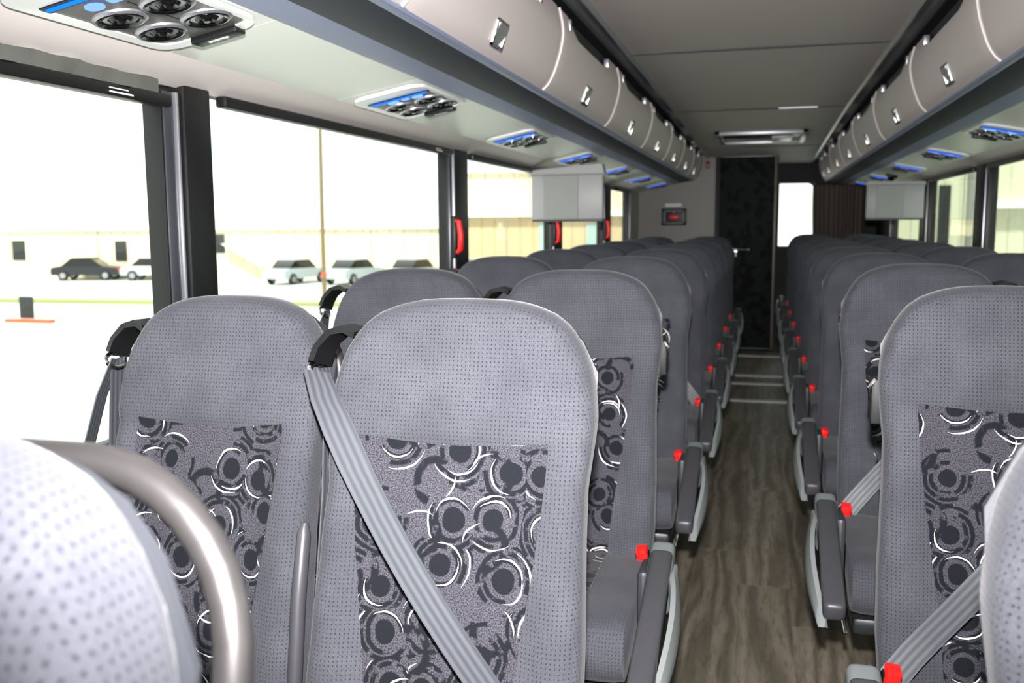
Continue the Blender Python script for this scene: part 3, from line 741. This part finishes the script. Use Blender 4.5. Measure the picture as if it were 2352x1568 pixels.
def sided(s):
    D = {}
    # armrest on aisle side (s = +1 when the aisle is at +x)
    xi, xo = .235, .282; L_ = .395
    T = Matrix.Translation((0, -.205, .578)) @ Matrix.Rotation(.315, 4, 'X')
    D['pad'] = MB().box(s*xi, s*xo, -L_, -.0, -.016, .028, .012, 3, T).mesh(F['armpad'])
    D['cap'] = MB().box(s*(xi-.002), s*(xo+.002), -.11, .035, -.06, .024, .014, 3, T).mesh(F['armcap'])
    # silver lens cover outboard of the cushion
    mb = MB(); pts = []
    for k in range(25):
        t = k/24; pts.append((-.57+.36*t, .435+.145*t, .040*math.sin(PI*t)**.8))
    vs = []
    for (y, z, w), t in zip(pts, [k/24 for k in range(25)]):
        for q, xx in ((-1, .0), (-.5, .012), (0, .016), (.5, .012), (1, .0)): vs.append((s*(.280+xx*.6+.022*math.sin(PI*t)), y-.3*w*q, z+w*q-.01))
    n0 = len(vs); vs += [(x-s*.01, y, z) for x, y, z in vs]; fs = []
    for k in range(24):
        for q in range(4): a = k*5+q; fs += [(a, a+1, a+6, a+5), (n0+a, n0+a+5, n0+a+6, n0+a+1)]
        for q in (0, 4): a = k*5+q; fs.append((a, a+5, n0+a+5, n0+a))
    mb.geo(vs, fs); D['cover'] = mb.mesh(F['cover'])
    D['bar'] = MB().tube([(s*.224, -.02, .40), (s*.226, -.25, .39), (s*.226, -.42, .385), (s*.222, -.44, .36)], .006, 10).mesh(F['chrome'])
    D['pivot'] = MB().box(s*.214, s*.236, -.27, -.18, .42, .57, .01).mesh(F['shell'])
    # centre armrest stowed upright (window seat, aisle-ward side)
    D['carm'] = MB().tube([(s*.224, .015, .47), (s*.224, .02, .55), (s*.224, .045, .70), (s*.224, .07, .795), (s*.224, .075, .812)], [.012, .013, .013, .012, .006], 14).mesh(F['armpad'])
    # buckle on aisle side
    T = Matrix.Translation((s*.199, -.03, .507)) @ Matrix.Rotation(.25, 4, 'X') @ Matrix.Rotation(-s*.15, 4, 'Y')
    D['buckle'] = MB().box(-.016, .016, -.010, .012, -.05, .022, .004, 2, T).mesh(F['black'])
    D['button'] = MB().box(-.0125, .0125, -.017, .013, -.03, .034, .004, 2, T).mesh(F['red'])
    D['stalk'] = MB().tube([(s*.20, .02, .38), (s*.20, .0, .42), (s*.2, -.008, .455)], .007, 8).mesh(F['blackm'])
    # guide bracket on window-side shoulder
    b = -s
    mb = MB(); path = [(b*.175, .215, 1.10), (b*.205, .225, 1.108), (b*.229, .218, 1.094), (b*.241, .206, 1.072), (b*.246, .200, 1.052)]
    mb.ribbon(path, (b*-.35, 1, 0), .022, .006); delattr(mb, 'rib'); D['guide'] = mb.mesh(F['black'])
    mb = MB(); c = Vector((b*.246, .194, 1.052)); R_ = .024
    mb.tube([c+Vector((b*R_*.35*math.sin(a), R_*math.cos(a), -R_*.45+R_*.5*math.sin(a))) for a in [2*PI*k/16 for k in range(17)]], .0042, 8); D['ring'] = mb.mesh(F['chrome'])
    # hanging strap: two runs
    mb = MB(); mb.ribbon([(b*.243, .20, 1.045), (b*.252, .205, 1.0), (b*.262, .20, .85), (b*.268, .16, .62), (b*.262, .06, .40)], (0, 1, .1), .0225, .0011); D['hang'] = mb.mesh(F['web'])
    mb = MB(); mb.ribbon([(b*.241, .19, 1.045), (b*.262, .17, .98), (b*.292, .12, .80), (b*.30, .06, .60), (b*.28, -.02, .42)], (.25*b, 1, .1), .0225, .0011); D['hang2'] = mb.mesh(F['web'])
    mb = MB(); mb.ribbon([(b*.238, .20, 1.045), (b*.226, .195, 1.0), (b*.222, .17, .85), (b*.222, .12, .62), (b*.222, .05, .40)], (0, 1, .1), .0225, .0011); D['gap'] = mb.mesh(F['web'])
    # worn strap to the buckle
    A = Vector((b*.234, .165, 1.045)); Bk = Vector((s*.196, -.03, .515)); n = 14; pth = []; wd = []
    for k in range(n+1):
        t = k/n; p = A.lerp(Bk, t); yy = front(max(-.2, min(.2, p.x)), min(p.z, 1.1))-.006
        p.y = min(p.y-.05*math.sin(PI*min(1, t*1.05+.05)), yy+.02) if t > .02 else p.y
        pth.append(p)
        a = max(0, 1-t*3.2); wd.append(tuple(Vector((1, 0, s*.42)).lerp(Vector((0, 1, 0)), a*.8)))
    mb = MB(); mb.ribbon(pth, wd, .0235, .0011); D['worn'] = mb.mesh(F['web'])
    # lap tongue strap (low, toward buckle)
    mb = MB(); mb.ribbon([(-s*.20, .0, .50), (-s*.1, -.04, .535), (s*.05, -.06, .54), (s*.15, -.04, .525), (s*.19, -.025, .51)], (0, .4, 1), .022, .0011); D['lap'] = mb.mesh(F['web'])
    D['hook'] = MB().box(s*.196, s*.222, .195, .245, .90, .985, .005).mesh(F['blackm'])
    D['clip'] = MB().tube([(s*.215, .20, .985), (s*.226, .196, .97), (s*.222, .20, .945)], .004, 8).mesh(F['chrome'])
    return D
SD = {1: sided(1), -1: sided(-1)}
ORD = ['', 'first', 'second', 'third', 'fourth', 'fifth', 'sixth', 'seventh', 'eighth', 'ninth', 'tenth']
def seat(side, pos, row, y, label, belt='hang', hook=False):
    x = {(-1, 'a'): -.430, (-1, 'w'): -.882, (1, 'a'): .438, (1, 'w'): .882}[(side, pos)]
    if row == 0 and side > 0: x = .40
    s = -side; D = SD[s]
    e = empty('coach_seat', (x, y, 0), label=label, cat='seat', group='coach seats %s of the aisle' % ('left' if side < 0 else 'right'))
    link('backrest', ME['backrest'], e)
    link('back_insert', ME['ins'][(row*2+(pos == 'a')+ (side > 0)) % 4] if not (row == 1 and pos == 'a') else ME['ins'][0], e, label='panel of black and grey swirl fabric with white arcs')
    link('seat_cushion', ME['cush'], e); link('cushion_insert', ME['cins'], e, label='swirl patterned cushion centre')
    link('back_shell', ME['shell'], e); link('grab_handle', ME['hoop'], e, label='curved metal grab tube behind the shoulder')
    link('pedestal', ME['ped'], e); link('seat_pan', ME['pan'], e)
    if pos == 'a':
        a = link('armrest', D['pad'], e); link('armrest_cap', D['cap'], a)
        link('side_cover', D['cover'], e, label='silver curved side cover'); link('side_bar', D['bar'], e); link('armrest_mount', D['pivot'], e)
    else:
        link('armrest', D['carm'], e)
    bk = link('belt_buckle', D['buckle'], e); link('release_button', D['button'], bk, label='red release button'); link('buckle_stalk', D['stalk'], bk)
    g = link('belt_guide', D['guide'], e); link('guide_ring', D['ring'], g)
    if belt == 'worn':
        link('seat_belt', D['worn'], e, label='grey belt drawn diagonally across the backrest')
        link('seat_belt', D['gap'], e)
    elif pos == 'a': link('seat_belt', D['gap'], e)
    else:
        link('seat_belt', D['hang'], e)
        if side < 0: link('seat_belt', D['hang2'], e)
    if hook:
        h = link('coat_hook', D['hook'], e); link('hook_clip', D['clip'], h)
    return e
PT = .9317; YL, YRr = 1.1618, 1.616
s0 = seat(-1, 'a', 0, YL-PT-.095, 'overexposed pale seat nearest the camera at the lower left corner'); s0.location.x -= .018; s0.scale.z = 1.016
seat(1, 'a', 0, YRr-PT-.12, 'pale seat cut by the right picture edge, nearest on the right')
for k in range(8):
    y = YL+k*PT; o = ORD[k+1]
    la = {0: 'large patterned seat at the centre with a belt drawn diagonally across it'}.get(k, 'aisle seat left of the aisle, %s row counted from the belted centre seat' % o)
    lw = {0: 'patterned seat by the left window beside the belted centre seat'}.get(k, 'window seat on the left side, %s row counted from the belted centre seat' % o)
    seat(-1, 'a', k+1, y, la, 'worn' if k in (0, 3) else 'hang', hook=(k == 1))
    sw = seat(-1, 'w', k+1, y+(.05 if k == 0 else 0), lw)
    if k == 0: sw.location.x = -.876; sw.scale.x = .91; sw.scale.z = .996
for k in range(9):
    y = YRr+k*PT; o = ORD[k+1]
    la = {0: 'patterned seat at the right with a diagonal belt and red buckle'}.get(k, 'aisle seat right of the aisle, %s row counted from the belted right seat' % o)
    seat(1, 'a', k+1, y, la, 'worn' if k in (0, 1) else 'hang', hook=(k in (0,)))
    if k >= 1: seat(1, 'w', k+1, y, 'window seat on the right side, %s row counted from the belted right seat' % o)

# ---------------------------------------------------------------- outside
GZ = -2.2
link('ground', MB().box(-160, 120, -80, 200, GZ-.1, GZ).mesh(F['asphalt']), kind='structure')
link('verge', MB().box(-1, 1, -1, 1, GZ, GZ+.05).mesh(F['grass']), label='strip of pale dry grass across the car park', cat='grass', kind='stuff')
vg = COL.objects['verge']; vg.scale = (16, .9, 1); vg.rotation_euler = (0, 0, .06); vg.location = (-27, 36.6, 0)
ROT = math.atan2(57.1-51.7, -14.7+49.9)
BO = Vector((-49.9, 51.75, GZ))
wh = empty('warehouse', BO, label='long low pale warehouse beyond the left windows with dark doorways', cat='building'); wh.rotation_euler = (0, 0, ROT)
for k in range(10): link('wall_panel', MB().box(-30+k*6.2, -30+(k+1)*6.2-.05, 0, .3, 0, 2.9+k*.06).mesh(F['wallext']), wh)
link('roof_edge', MB().box(-30, 32, -.25, 6, 3.2, 3.38).mesh(F['white']), wh)
for x0, x1, z0, z1 in ((1.1, 2.0, 1.25, 2.55), (8.4, 9.2, 1.2, 2.5), (15.3, 16., 1.7, 2.9)):
    link('doorway', MB().box(x0, x1, -.08, .05, z0, z1).mesh(F['extdark']), wh)
link('stairs', MB().prism([(16.1, 2.3), (16.4, 2.3), (19.0, .9), (18.7, .8)], -.9, -.2).mesh(F['white']), wh)
B2 = BO+Vector((math.cos(ROT), math.sin(ROT), 0))*31.5+Vector((.2, -1.2, 0))
w2 = empty('tall_warehouse', B2, label='taller tan warehouse with white fascia and pale teal doors beyond the left windows', cat='building'); w2.rotation_euler = (0, 0, ROT)
for k in range(6): link('wall_panel', MB().box(k*3.2, k*3.2+3.15, 0, .3, 0, 3.9).mesh(F['wallext2']), w2)
link('fascia', MB().box(-.1, 19.3, -.5, .3, 3.9, 4.25).mesh(F['white']), w2)
link('upper_wall', MB().box(0, 19.2, .3, .6, 4.25, 6.6).mesh(F['wallext']), w2)
link('roof_edge', MB().box(-.1, 19.3, .0, 8, 6.6, 6.8).mesh(F['white']), w2)
for x0, x1 in ((5.2, 6.3), (8.1, 9.2)): link('bay_door', MB().box(x0, x1, -.06, .02, 0, 3.5).mesh(F['teal']), w2)
def car(loc, rot, paint, label, sc=1):
    e = empty('car', loc, label=label, cat='car', group='cars parked outside'); e.rotation_euler = (0, 0, rot); e.scale = (sc,)*3
    mb = MB(); pf = [(-2.1, .35), (2.1, .35), (2.15, .6), (2.05, .82), (1.2, .92), (-1.5, .95), (-2.08, .85), (-2.15, .6)]
    mb.prism(pf, -.82, .82); link('body', mb.mesh(paint), e)
    link('cabin', MB().prism([(-1.5, .94), (1.15, .9), (.45, 1.4), (-.9, 1.42)], -.68, .68).mesh(F['darkvent']), e)
    link('roof', MB().box(-.85, .42, -.66, .66, 1.4, 1.45, .01).mesh(paint), e)
    for x in (-1.35, 1.35):
        for y in (-.78, .78):
            w = link('wheel', MB().lathe([(.3, -.1), (.33, -.08), (.33, .08), (.3, .1), (.0001, .1)], Matrix.Translation((x, y, .33)) @ Matrix.Rotation(PI/2, 4, 'X'), 16).mesh(F['tyre']), e)
            link('hub', MB().lathe([(.19, -.11), (.19, .11), (.0001, .11)], Matrix.Translation((x, y, .33)) @ Matrix.Rotation(PI/2, 4, 'X'), 12).mesh(F['alu']), w)
    for y in (-.6, .6): link('tail_light', MB().box(2.06, 2.14, y-.15, y+.15, .62, .78, .01).mesh(F['red']), e)
car((-42.6, 51.6, GZ), .3, F['carp'], 'dark car parked before the pale warehouse, seen through the nearest left window')
car((-38.0, 52.4, GZ), .3, F['carp2'], 'grey car parked just left of the nearest window pillar')
for k, (x, y) in enumerate(((-27.2, 50.8), (-23.6, 51.3), (-20.0, 51.9), (-16.4, 52.4))):
    car((x, y, GZ), 1.4, F['carp2'], ['faint grey car beside the utility pole outside', 'faint grey car second from the utility pole outside', 'faint grey car seen beside the second pillar outside', 'faint grey car seen through the third left window'][k])
up_ = empty('utility_pole', (-19.58, 39.2, GZ), label='slender wooden utility pole standing outside the second left window', cat='pole')
link('pole_shaft', MB().tube([(0, 0, 0), (0, 0, 4), (.05, 0, 9)], [.11, .10, .08], 10).mesh(F['wood']), up_)
link('pole_band', MB().tube([(0, 0, 1.1), (0, 0, 1.3)], .13, 10).mesh(F['orange']), up_)
sb = empty('dark_board', (-26, 28.1, GZ), label='dark upright board standing on the pavement outside the nearest left window', cat='board')  # dark upright board on an orange base, purpose unknown
link('board', MB().box(-.3, .3, -.03, .03, .15, .95, .01).mesh(F['extdark']), sb)
link('board_base', MB().box(-.9, 1.1, -.15, .15, 0, .12, .02).mesh(F['orange']), sb)
# right side building
rb = empty('siding_building', (3.0, 24, GZ), label='pale ribbed building wall seen through the right windows', cat='building')
for k in range(6): link('wall_panel', MB().box(k*1.5, k*1.5+1.48, 0, .3, 0, 6).mesh(F['wallR']), rb)
link('roof_edge', MB().box(-.2, 9.2, -.3, 3, 6, 6.2).mesh(F['white']), rb)
link('window_frame', MB().box(.95, 1.2, -.06, .02, 2.4, 4.3).mesh(F['extdark']), rb)
link('drain_pipe', MB().tube([(1.62, -.12, 0), (1.62, -.12, 6)], .07, 10).mesh(F['screen2']), rb)
link('fascia', MB().box(1.75, 9, -.4, 0, 3.75, 3.95).mesh(F['white']), rb)
